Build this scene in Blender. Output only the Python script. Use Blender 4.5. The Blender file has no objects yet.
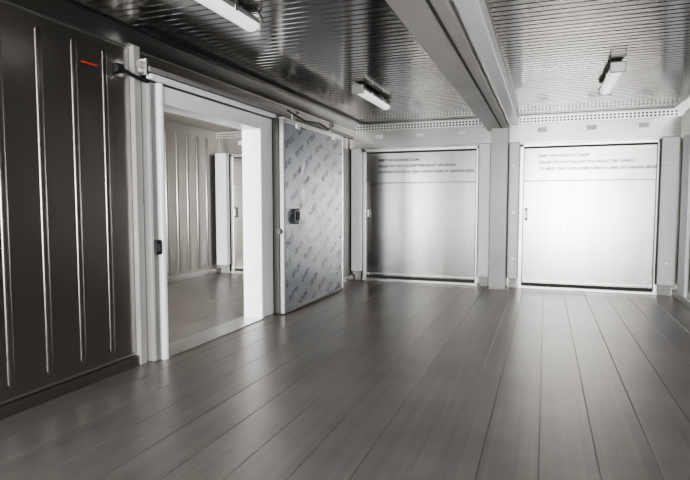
import bpy, bmesh, math
from mathutils import Vector, Matrix
S=bpy.context.scene
# ---------------- materials ----------------
def mat(name,col,metal=0,rough=.5,bump=0,bscale=3,stretch=(1,1,1),rvar=0,cvar=0,cscale=2,emit=0,bstr=(1,1,1)):
    m=bpy.data.materials.new(name); m.use_nodes=True
    n=m.node_tree.nodes; l=m.node_tree.links; p=n['Principled BSDF']
    p.inputs['Base Color'].default_value=(*col,1); p.inputs['Metallic'].default_value=metal
    p.inputs['Roughness'].default_value=rough
    if emit:
        p.inputs['Emission Color'].default_value=(1,.99,.97,1); p.inputs['Emission Strength'].default_value=emit
    tc=n.new('ShaderNodeTexCoord'); mp=n.new('ShaderNodeMapping'); l.new(tc.outputs['Object'],mp.inputs[0])
    mp.inputs['Scale'].default_value=stretch
    if bump:
        mb=n.new('ShaderNodeMapping'); mb.inputs['Scale'].default_value=bstr; l.new(tc.outputs['Object'],mb.inputs[0])
        t=n.new('ShaderNodeTexNoise'); t.inputs['Scale'].default_value=bscale; t.inputs['Detail'].default_value=0
        l.new(mb.outputs[0],t.inputs[0])
        b=n.new('ShaderNodeBump'); b.inputs['Strength'].default_value=1; b.inputs['Distance'].default_value=bump
        l.new(t.outputs[0],b.inputs['Height']); l.new(b.outputs[0],p.inputs['Normal'])
    if rvar:
        t=n.new('ShaderNodeTexNoise'); t.inputs['Scale'].default_value=3; t.inputs['Detail'].default_value=4
        l.new(mp.outputs[0],t.inputs[0])
        r=n.new('ShaderNodeMapRange'); r.inputs[1].default_value=.3; r.inputs[2].default_value=.7
        r.inputs[3].default_value=max(0,rough-rvar); r.inputs[4].default_value=rough+rvar
        l.new(t.outputs[0],r.inputs[0]); l.new(r.outputs[0],p.inputs['Roughness'])
    if cvar:
        t=n.new('ShaderNodeTexNoise'); t.inputs['Scale'].default_value=cscale; t.inputs['Detail'].default_value=5
        l.new(mp.outputs[0],t.inputs[0])
        r=n.new('ShaderNodeValToRGB'); r.color_ramp.elements[0].position=.3; r.color_ramp.elements[1].position=.7
        r.color_ramp.elements[0].color=(*[max(0,c*(1-cvar)) for c in col],1)
        r.color_ramp.elements[1].color=(*[min(1,c*(1+cvar)) for c in col],1)
        l.new(t.outputs[0],r.inputs[0]); l.new(r.outputs[0],p.inputs['Base Color'])
    return m
STEEL=mat('stainless_wall',(.42,.405,.388),1,.29,.003,1.0,bstr=(1,1,.35))
STEELC=mat('stainless_ceiling',(.39,.383,.374),1,.14,.005,1.1)
STEELD=mat('stainless_door',(.42,.417,.41),1,.23,.004,1.1,(5,1,.3),.02,.04,bstr=(1.8,1,.25))
FASC=mat('stainless_fascia',(.34,.338,.333),1,.28,.003,1.5)
BRIGHT=mat('bright_trim',(.66,.66,.655),1,.32,0,1,(1,1,1),.04)
GREYP=mat('grey_painted_steel',(.33,.328,.322),.3,.4,0,1,(1,1,1),.05,.06)
COLM=mat('column_steel',(.44,.436,.43),.2,.4,0,1,(1,1,1),.05,.06)
WHITE=mat('white_plastic',(.90,.92,.95),0,.28)
BLACK=mat('black_plastic',(.015,.015,.017),0,.4)
DARK=mat('dark_rubber',(.05,.048,.045),0,.6)
RED=mat('red_strip',(.6,.05,.02),0,.5)
LENS=mat('diffuser',(.85,.86,.88),0,.2,emit=.8)
INK=mat('ink',(.01,.01,.015),0,.6)
CREAM=mat('pale_steel_wall',(.48,.465,.435),.7,.34,.003,1.2)
def floor_mat():
    m=bpy.data.materials.new('metal_plank_floor'); m.use_nodes=True
    n=m.node_tree.nodes; l=m.node_tree.links; p=n['Principled BSDF']
    tc=n.new('ShaderNodeTexCoord'); sx=n.new('ShaderNodeSeparateXYZ'); l.new(tc.outputs['Object'],sx.inputs[0])
    d=n.new('ShaderNodeMath'); d.operation='MULTIPLY_ADD'; d.inputs[1].default_value=1/.3; d.inputs[2].default_value=100; l.new(sx.outputs[0],d.inputs[0])
    fl=n.new('ShaderNodeMath'); fl.operation='FLOOR'; l.new(d.outputs[0],fl.inputs[0])
    wn=n.new('ShaderNodeTexWhiteNoise'); wn.noise_dimensions='1D'; l.new(fl.outputs[0],wn.inputs['W'])
    mp=n.new('ShaderNodeMapping'); mp.inputs['Scale'].default_value=(16,.12,1); l.new(tc.outputs['Object'],mp.inputs[0])
    t=n.new('ShaderNodeTexNoise'); t.inputs['Scale'].default_value=1.5; t.inputs['Detail'].default_value=3; t.inputs['Roughness'].default_value=.5; l.new(mp.outputs[0],t.inputs[0])
    t2=n.new('ShaderNodeTexNoise'); t2.inputs['Scale'].default_value=1.0; t2.inputs['Detail'].default_value=4; t2.inputs['Roughness'].default_value=.6; l.new(tc.outputs['Object'],t2.inputs[0])
    a=n.new('ShaderNodeMath'); a.operation='MULTIPLY_ADD'; a.inputs[1].default_value=.08; l.new(wn.outputs[0],a.inputs[0])
    a0=n.new('ShaderNodeMath'); a0.operation='MULTIPLY'; a0.inputs[1].default_value=.40; l.new(t.outputs[0],a0.inputs[0]); l.new(a0.outputs[0],a.inputs[2])
    a2=n.new('ShaderNodeMath'); a2.operation='MULTIPLY_ADD'; a2.inputs[1].default_value=.8; l.new(t2.outputs[0],a2.inputs[0]); l.new(a.outputs[0],a2.inputs[2])
    r=n.new('ShaderNodeValToRGB'); r.color_ramp.elements[0].position=.42; r.color_ramp.elements[1].position=.88
    r.color_ramp.elements[0].color=(.21,.195,.182,1); r.color_ramp.elements[1].color=(.36,.34,.32,1)
    l.new(a2.outputs[0],r.inputs[0]); l.new(r.outputs[0],p.inputs['Base Color'])
    mr=n.new('ShaderNodeMapRange'); mr.inputs[1].default_value=.42; mr.inputs[2].default_value=.88; mr.inputs[3].default_value=.29; mr.inputs[4].default_value=.37
    l.new(a2.outputs[0],mr.inputs[0]); l.new(mr.outputs[0],p.inputs['Roughness'])
    p.inputs['Metallic'].default_value=.5
    return m
FLOOR=floor_mat()
def film_mat():
    m=bpy.data.materials.new('film_covered_steel'); m.use_nodes=True
    n=m.node_tree.nodes; l=m.node_tree.links; p=n['Principled BSDF']
    tc=n.new('ShaderNodeTexCoord'); sx=n.new('ShaderNodeSeparateXYZ'); l.new(tc.outputs['Object'],sx.inputs[0])
    cb=n.new('ShaderNodeCombineXYZ'); l.new(sx.outputs[1],cb.inputs[0]); l.new(sx.outputs[2],cb.inputs[1])
    mp=n.new('ShaderNodeMapping'); mp.inputs['Rotation'].default_value=(0,0,math.radians(-28))
    l.new(cb.outputs[0],mp.inputs[0])
    br=n.new('ShaderNodeTexBrick'); br.offset=.5; br.inputs['Scale'].default_value=1
    br.inputs['Brick Width'].default_value=.42; br.inputs['Row Height'].default_value=.22; br.inputs['Mortar Size'].default_value=.074
    br.inputs['Mortar Smooth'].default_value=.1
    br.inputs['Color1'].default_value=(1,1,1,1); br.inputs['Color2'].default_value=(.75,.75,.75,1); br.inputs['Mortar'].default_value=(0,0,0,1)
    l.new(mp.outputs[0],br.inputs[0])
    nz=n.new('ShaderNodeTexNoise'); nz.inputs['Scale'].default_value=24; nz.inputs['Detail'].default_value=1; l.new(mp.outputs[0],nz.inputs[0])
    g=n.new('ShaderNodeMath'); g.operation='GREATER_THAN'; g.inputs[1].default_value=.46; l.new(nz.outputs[0],g.inputs[0])
    mu=n.new('ShaderNodeMath'); mu.operation='MULTIPLY'; l.new(br.outputs[0],mu.inputs[0]); l.new(g.outputs[0],mu.inputs[1])
    mx=n.new('ShaderNodeMix'); mx.data_type='RGBA'; mx.inputs[6].default_value=(.33,.355,.39,1); mx.inputs[7].default_value=(.08,.092,.115,1)
    l.new(mu.outputs[0],mx.inputs[0]); l.new(mx.outputs[2],p.inputs['Base Color'])
    p.inputs['Metallic'].default_value=.5; p.inputs['Roughness'].default_value=.25
    n2=n.new('ShaderNodeTexNoise'); n2.inputs['Scale'].default_value=2.2; n2.inputs['Detail'].default_value=2; n2.inputs['Distortion'].default_value=.8; l.new(cb.outputs[0],n2.inputs[0])
    b=n.new('ShaderNodeBump'); b.inputs['Distance'].default_value=.016; b.inputs['Strength'].default_value=.6
    l.new(n2.outputs[0],b.inputs['Height']); l.new(b.outputs[0],p.inputs['Normal'])
    return m
FILM=film_mat()
# ---------------- mesh builder ----------------
class MB:
    def __init__(s): s.bm=bmesh.new(); s.mats=[]
    def mi(s,m):
        if m not in s.mats: s.mats.append(m)
        return s.mats.index(m)
    def merge(s,t,m,smooth=False):
        i=s.mi(m)
        for f in t.faces: f.material_index=i; f.smooth=smooth
        me=bpy.data.meshes.new('tmp'); t.to_mesh(me); t.free(); s.bm.from_mesh(me); bpy.data.meshes.remove(me)
    def box(s,x0,x1,y0,y1,z0,z1,m,bev=0,seg=2):
        t=bmesh.new(); bmesh.ops.create_cube(t,size=1)
        for v in t.verts: v.co=Vector(((x0+x1)/2+v.co.x*(x1-x0),(y0+y1)/2+v.co.y*(y1-y0),(z0+z1)/2+v.co.z*(z1-z0)))
        if bev: bmesh.ops.bevel(t,geom=t.edges[:],offset=bev,segments=seg,affect='EDGES',profile=.5)
        s.merge(t,m)
    def cyl(s,p0,p1,r,m,n=16,r2=None):
        p0,p1=Vector(p0),Vector(p1); d=p1-p0; t=bmesh.new()
        bmesh.ops.create_cone(t,cap_ends=True,segments=n,radius1=r,radius2=r if r2 is None else r2,depth=d.length)
        M=Matrix.Translation((p0+p1)/2)@d.to_track_quat('Z','Y').to_matrix().to_4x4()
        bmesh.ops.transform(t,matrix=M,verts=t.verts); s.merge(t,m,False)
    def tube(s,pts,r,m):
        for a,b in zip(pts[:-1],pts[1:]): s.cyl(a,b,r,m,10)
    def extrude(s,prof,a0,a1,axis,m,smooth=False):
        t=bmesh.new()
        def P(q,a): return {'x':(a,q[0],q[1]),'y':(q[0],a,q[1]),'z':(q[0],q[1],a)}[axis]
        A=[t.verts.new(P(q,a0)) for q in prof]; B=[t.verts.new(P(q,a1)) for q in prof]
        N=len(prof)
        for i in range(N): t.faces.new((A[i],A[(i+1)%N],B[(i+1)%N],B[i]))
        t.faces.new(A[::-1]); t.faces.new(B)
        bmesh.ops.recalc_face_normals(t,faces=t.faces); s.merge(t,m,smooth)
    def rib(s,x,y,z0,z1,m,w=.055,d=.010,sg=1):
        t=bmesh.new(); rows=[]
        zs=[(z0,0),(z0+.010,.5),(z0+.035,1),(z1-.035,1),(z1-.010,.5),(z1,0)]
        for z,k in zs:
            row=[]
            for j in range(9):
                a=math.pi*j/8; yy=-math.cos(a)*w/2*(max(k,.15)); xx=math.sin(a)*d*k if 0<j<8 else 0
                row.append(t.verts.new((x+sg*xx,y+yy,z)))
            rows.append(row)
        for r0,r1 in zip(rows[:-1],rows[1:]):
            for j in range(8): t.faces.new((r0[j],r0[j+1],r1[j+1],r1[j]))
        bmesh.ops.recalc_face_normals(t,faces=t.faces); s.merge(t,m,True)
    def obj(s,name,parent=None):
        me=bpy.data.meshes.new(name); s.bm.to_mesh(me); s.bm.free()
        for m in s.mats: me.materials.append(m)
        o=bpy.data.objects.new(name,me); S.collection.objects.link(o)
        if parent: o.parent=parent
        return o
def empty(name,loc=(0,0,0)):
    e=bpy.data.objects.new(name,None); e.location=loc; S.collection.objects.link(e); return e
XL=-3.3; XR=1.87; YB=9.4; YF=-2.0; H=2.83; XO=-6.2
DY0,DY1,DZ=3.975,5.75,2.28
# ---------------- floor ----------------
b=MB(); b.box(XO-.1,XR+.1,YF,YB+.1,-.10,-.008,FLOOR)
x=-6.3
while x<XR+.1-.01:
    x1=min(x+.3,XR+.1)
    b.box(x+.0018,x1-.0018,YF,YB+.1,-.02,0,FLOOR,.002,1); x+=.3
b.box(-.625,-.46,YF,9.0,-.001,.004,FLOOR,.002,1)
b.obj('floor')
# ---------------- ceiling ----------------
b=MB(); prof=[(YF,H+.1)]; y=YF; p=.10
while y<YB+.1-1e-6:
    prof+=[(y,H),(y+.008,H),(y+.018,H+.003),(y+p-.010,H+.003)]; y+=p
prof+=[(YB+.1,H),(YB+.1,H+.1)]
b.extrude(prof,XL-.1,XR+.1,'x',STEELC)
b.box(XO-.1,XL-.1,YF,YB+.1,H,H+.1,CREAM)
b.obj('ceiling')
# ---------------- left wall ----------------
b=MB(); g=.03
b.box(XL-.1,XL,YF,DY0-g,0,H,STEEL); b.box(XL-.1,XL,DY1+g,YB,0,H,STEEL); b.box(XL-.1,XL,DY0-g,DY1+g,DZ+g,H,STEEL)
y=-1.67
while y<9.3:
    if not (3.6<y<6.2): b.rib(XL,y,.17,2.62,STEEL)
    y+=.3
    if abs(y-2.53)<.15: y=2.53
b.obj('wall_left')
b=MB(); b.box(XL,XL+.035,YF,3.70,0,.085,STEEL,.006); b.box(XL,XL+.012,YF,3.70,.09,.11,BRIGHT,.003)
b.box(XL,XL+.035,6.1,YB,0,.10,BRIGHT,.006)
b.obj('baseboard_left')
b=MB(); b.extrude([(XL,2.70),(XL+.012,2.70),(XL+.10,2.81),(XL+.10,H),(XL,H)],YF,YB,'y',FASC); b.box(XL,XL+.016,YF,YB-.07,2.685,2.70,BRIGHT); b.obj('trim_1')
b=MB(); b.box(XL,XL+.05,3.70,3.78,0,2.72,COLM,.006); b.obj('trim_2')
# ---------------- right wall ----------------
b=MB(); b.box(XR,XR+.1,YF,YB,0,H,STEEL)
y=-1.7
while y<9.3: b.rib(XR,y,.17,2.62,STEEL,sg=-1); y+=.3
b.obj('wall_right')
b=MB(); b.box(XR-.035,XR,YF,YB,0,.10,BRIGHT,.006); b.obj('baseboard_right')
b=MB(); b.extrude([(XR,2.70),(XR-.012,2.70),(XR-.10,2.81),(XR-.10,H),(XR,H)],YF,YB,'y',BRIGHT); b.obj('trim_3')
b=MB(); b.box(XR-.05,XR,8.55,8.95,0.1,2.70,WHITE,.01); b.obj('trim_7')
# ---------------- front wall (behind camera): right opening to daylight, left gap added to let fill light in
b=MB(); b.box(XL-.1,XR+.1,YF-.1,YF,2.6,H,STEEL); b.box(XL-.1,-2.6,YF-.1,YF,0,2.6,STEEL); b.box(-1.2,-.6,YF-.1,YF,0,2.6,STEEL); b.obj('wall_front')
# ---------------- adjacent room ----------------
b=MB(); b.box(XO-.1,XO,YF,YB,0,H,CREAM)
y=YF+.2
while y<9.3: b.rib(XO,y,.15,2.66,CREAM,.08,.03); y+=.3
b.obj('wall_adjacent')
b=MB(); b.box(XO,XO+.04,YF,YB,0,.1,BRIGHT,.006); b.obj('baseboard_adjacent')
# ---------------- back wall ----------------
b=MB(); b.box(XO-.1,XR+.1,YB,YB+.1,0,H,STEEL); b.obj('wall_back')
def fascia(x0,x1,name):
    b=MB(); b.box(x0,x1,YB-.03,YB,2.36,2.83,FASC,.003)
    b.box(x0,x1,YB-.06,YB-.03,2.69,2.80,BRIGHT,.003)
    b.box(x0,x1,YB-.05,YB-.03,2.36,2.40,STEELD,.003)
    x=x0+.03
    while x<x1-.05:
        for z in (2.72,2.765): b.box(x,x+.034,YB-.063,YB-.059,z-.015,z+.015,DARK)
        x+=.055
    w=x1-x0
    for k in (.2,.5,.8): b.box(x0+w*k-.07,x0+w*k+.07,YB-.036,YB-.03,2.55,2.62,WHITE,.002,1)
    b.obj(name)
fascia(XL,-.86,'trim_4'); fascia(-.56,XR,'trim_5'); fascia(XO,XL-.1,'trim_6')
TXT=["KEEP THIS SURFACE CLEAR","PLEASE DO NOT ALLOW THE PALLET OR CARGO","TO PRESS THE DOOR, KEEP HANDS CLEAR OF LEADING EDGE"]
def cargo_door(i,x0,x1,text=True):
    e=empty('door_%d'%i,(0,0,0))
    b=MB()
    b.box(x0-.04,x0+.02,YB-.09,YB-.002,.0,2.37,BRIGHT,.006); b.box(x1-.02,x1+.04,YB-.09,YB-.002,.0,2.37,BRIGHT,.006)
    b.box(x0-.04,x1+.04,YB-.09,YB-.002,2.31,2.36,BRIGHT,.006); b.box(x0-.04,x1+.04,YB-.13,YB-.002,0,.05,BRIGHT,.006)
    b.box(x0+.02,x1-.02,YB-.06,YB-.002,.05,.09,DARK)
    b.box(x0+.02,x1-.02,YB-.06,YB-.002,2.285,2.31,DARK)
    b.obj('frame',e)
    b=MB(); b.box(x0+.025,x1-.025,YB-.055,YB-.003,.09,1.755,STEELD,.004)
    b.box(x0+.025,x1-.025,YB-.075,YB-.003,1.765,2.285,STEELD,.004)
    b.box(x0+.025,x1-.025,YB-.058,YB-.054,.12,.14,BRIGHT); b.obj('panel',e)
    b=MB(); b.box(x0+.05,x0+.09,YB-.10,YB-.055,1.12,1.32,BLACK,.008); b.box(x0+.06,x0+.08,YB-.13,YB-.10,1.15,1.29,BRIGHT,.006); b.obj('handle',e)
    if text:
        for k,t in enumerate(TXT):
            c=bpy.data.curves.new('t','FONT'); c.body=t; c.size=.060; c.offset=.0018; c.space_word=1.25
            o=bpy.data.objects.new('t',c); S.collection.objects.link(o)
            o.rotation_euler=(math.pi/2,0,0); o.location=(x0+.25,YB-.0765,2.14-.105*k)
            bpy.context.view_layer.update()
            me=bpy.data.meshes.new_from_object(o.evaluated_get(bpy.context.evaluated_depsgraph_get()))
            me.materials.clear(); me.materials.append(INK)
            q=bpy.data.objects.new('lettering_%d'%(k+1),me); q.matrix_world=o.matrix_world.copy(); S.collection.objects.link(q); q.parent=e
            mw=max(v.co.x for v in me.vertices)
            if mw>1.68:
                for v in me.vertices: v.co.x*=1.68/mw
            bpy.data.objects.remove(o)
cargo_door(2,-3.06,-1.08); cargo_door(3,-.36,1.59); cargo_door(4,-5.83,-3.9,False)
def bumper(x0,x1):
    b=MB(); b.box(x0,x1,9.17,9.30,.17,2.38,WHITE,.02,3)
    b.box(x0+.03,x1-.03,9.30,YB-.095,.0,2.34,GREYP,.004)
    b.box(x0-.010,x0,9.2,9.29,.17,2.36,DARK)
    for z in (.5,1.25,2.0): b.cyl(((x0+x1)/2,9.165,z),((x0+x1)/2,9.175,z),.012,BRIGHT)
    b.obj('door_side_bumper')
for a in ((-3.28,-3.1),(-1.045,-.85),(-.565,-.40),(1.60,1.83),(-6.13,-5.88)): bumper(*a)
# ---------------- column and beam ----------------
b=MB(); b.box(-.84,-.58,9.06,9.08,0,2.6,COLM,.004); b.box(-.84,-.58,9.36,9.38,0,2.6,COLM,.004); b.box(-.80,-.62,9.08,9.36,0,2.6,COLM)
b.box(-.845,-.57,9.03,9.399,0,.02,COLM,.004)
b.obj('support_column')
b=MB()
b.box(-.92,-.58,YF,YB-.07,2.60,2.615,COLM,.003); b.box(-.90,-.885,YF,YB-.07,2.615,H,COLM); b.box(-.60,-.585,YF,YB-.07,2.615,H,COLM)
b.box(-.69,-.67,YF,YB-.07,2.592,2.60,DARK)
b.box(-.57,-.43,YF,YB-.07,2.68,H,WHITE,.01); b.box(-.575,-.56,YF,YB-.07,2.65,2.70,BRIGHT,.002)
b.obj('ceiling_beam')
# ---------------- sliding door 1 ----------------
b=MB(); FX=XL+.10
b.box(XL-.16,FX,DY0-.165,DY0,0,2.44,COLM,.012); b.box(XL-.16,FX,DY1,DY1+.30,0,2.44,WHITE,.012)
b.box(XL-.16,FX-.001,DY0-.01,DY1+.01,DZ,2.44,WHITE,.012)
b.cyl((FX+.01,DY0-.04,0),(FX+.01,DY0-.04,2.44),.035,WHITE)
b.box(XL-.16,FX+.04,DY0,DY1,0,.012,BRIGHT,.003)
b.box(FX,FX+.012,DY0-.155,DY0-.10,.02,2.42,GREYP,.003)
b.obj('door_frame')
e=empty('door_1')
PX0,PX1,PY0,PY1=-3.15,-3.04,6.03,8.12
b=MB(); b.box(PX0,PX1,PY0,PY1,.02,2.44,FILM,.004); b.obj('panel',e)
b=MB(); b.box(PX0-.002,PX1+.006,PY0-.012,PY0+.03,.02,2.44,GREYP,.004); b.box(PX0-.002,PX1+.006,PY1-.03,PY1+.01,.02,2.44,BRIGHT,.004)
b.box(PX0-.002,PX1+.006,PY0,PY1,2.40,2.46,BRIGHT,.004); b.box(PX0-.002,PX1+.004,PY0,PY1,.01,.06,GREYP,.004)
b.box(PX0-.02,PX0+.06,PY0-.03,PY0-.012,.02,2.44,DARK); b.obj('edging',e)
b=MB(); b.box(PX1,PX1+.045,6.28,6.40,1.13,1.33,BLACK,.012); b.box(PX1+.045,PX1+.07,6.30,6.36,1.18,1.29,DARK,.008)
b.cyl((PX1-.05,PY0-.055,1.05),(PX1-.05,PY0-.01,1.05),.035,BLACK); b.obj('handle',e)
b=MB(); 
b.box(-3.19,-3.12,3.74,8.9,2.50,2.545,GREYP,.008); b.box(-3.18,-3.12,3.76,6.0,2.445,2.49,WHITE,.01)
for y in (3.9,4.9,5.9,6.9,7.9,8.7): b.box(XL,-3.18,y-.025,y+.025,2.505,2.54,GREYP,.004)
b.obj('track_rail',e)
b=MB()
for y in (6.45,7.7):
    b.box(-3.11,-3.095,y-.05,y+.05,2.36,2.58,BRIGHT,.003); b.box(-3.10,-3.03,y-.06,y+.06,2.36,2.44,BRIGHT,.003)
    b.cyl((-3.10,y,2.57),(-3.05,y,2.57),.045,GREYP); b.cyl((-3.05,y,2.57),(-3.035,y,2.57),.015,BLACK)
b.tube([(-3.06,6.2,2.56),(-3.05,6.7,2.50),(-3.05,7.2,2.54),(-3.06,7.6,2.50)],.012,BLACK)
b.obj('roller_hanger',e)
b=MB(); b.box(FX+.012,FX+.05,DY0-.16,DY0-.09,.95,1.08,BLACK,.01); b.box(FX+.05,FX+.065,DY0-.15,DY0-.11,.98,1.05,DARK,.005); b.obj('strike_lock',e)
b=MB(); b.box(XL,XL+.05,3.52,3.60,2.46,2.53,BLACK,.008)
b.tube([(XL+.05,3.56,2.49),(XL+.07,3.64,2.46),(XL+.09,3.72,2.44),(XL+.11,3.80,2.43)],.016,BLACK); b.obj('power_cable',e)
b=MB(); b.box(-3.22,-3.13,3.71,3.74,2.47,2.60,BRIGHT,.004); b.cyl((-3.18,3.68,2.55),(-3.18,3.71,2.55),.03,GREYP); b.obj('rail_end_stop',e)
b=MB(); b.box(XL+.0,XL+.004,3.2,3.35,2.462,2.473,RED); b.obj('red_strip')  # thin red strip high on the left wall
# ---------------- lamps ----------------
def lamp(x,y0,y1):
    b=MB(); w=.07; z=H
    b.box(x-.02,x+.02,y0+.2,y0+.26,z-.03,z,BRIGHT); b.box(x-.02,x+.02,y1-.26,y1-.2,z-.03,z,BRIGHT)
    b.extrude([(x-w,z-.075),(x-w,z-.05),(x-.045,z-.022),(x+.045,z-.022),(x+w,z-.05),(x+w,z-.075)],y0,y1,'y',GREYP)
    pr=[(x-w+.004,z-.075)]+[(x-math.cos(a)*(w-.006),z-.078-math.sin(a)*.045) for a in [math.pi*k/12 for k in range(13)]]+[(x+w-.004,z-.075)]
    b.extrude(pr,y0+.02,y1-.02,'y',LENS)
    for a,c in ((y0-.012,y0+.03),(y1-.03,y1+.012)): b.box(x-w-.004,x+w+.004,a,c,z-.125,z-.02,GREYP,.01)
    for k in (.3,.7):
        y=y0+(y1-y0)*k; b.box(x-w-.008,x+w+.008,y-.012,y+.012,z-.085,z-.045,BRIGHT,.003)
    b.cyl((x,y1+.01,z-.06),(x,y1+.06,z-.06),.014,BLACK); b.tube([(x,y1+.06,z-.06),(x,y1+.11,z-.03),(x,y1+.14,z)],.007,BLACK)
    b.obj('led_batten_light')
lamp(-2.13,2.5,3.74); lamp(-2.13,6.19,7.43); lamp(.65,6.1,7.34); lamp(.65,2.4,3.64)
# ---------------- lights ----------------
w=bpy.data.worlds.new('World'); S.world=w; w.use_nodes=True
w.node_tree.nodes['Background'].inputs[0].default_value=(.85,.92,1,1); w.node_tree.nodes['Background'].inputs[1].default_value=.9
def area(name,loc,rot,sx,sy,e,col=(1,1,1)):
    L=bpy.data.lights.new(name,'AREA'); L.shape='RECTANGLE'; L.size=sx; L.size_y=sy; L.energy=e; L.color=col
    o=bpy.data.objects.new(name,L); o.location=loc; o.rotation_euler=rot; S.collection.objects.link(o); return o
area('daylight_opening',(.63,YF-.05,1.35),(math.pi/2,0,0),2.4,2.5,420,(1,.992,.978))
area('added_side_fill',(-1.9,YF-.05,1.35),(math.pi/2,0,0),1.3,2.4,55,(1,.992,.978))  # added fill through the left gap, tuned for floor and left cargo door
area('daylight_adjacent',(-4.8,YF-.05,1.4),(math.pi/2,0,0),2.6,2.6,950,(1,.99,.97))
# ---------------- camera ----------------
c=bpy.data.cameras.new('camera'); c.lens=540/690*36; c.sensor_width=36
o=bpy.data.objects.new('camera',c); S.collection.objects.link(o); S.camera=o
o.location=(0,0,1.4)
o.rotation_euler=(math.radians(90-3.9),0,math.radians(20.3))
S.view_settings.view_transform='AgX'
try: S.view_settings.look='AgX - Medium High Contrast'
except: pass
S.view_settings.exposure=0.05
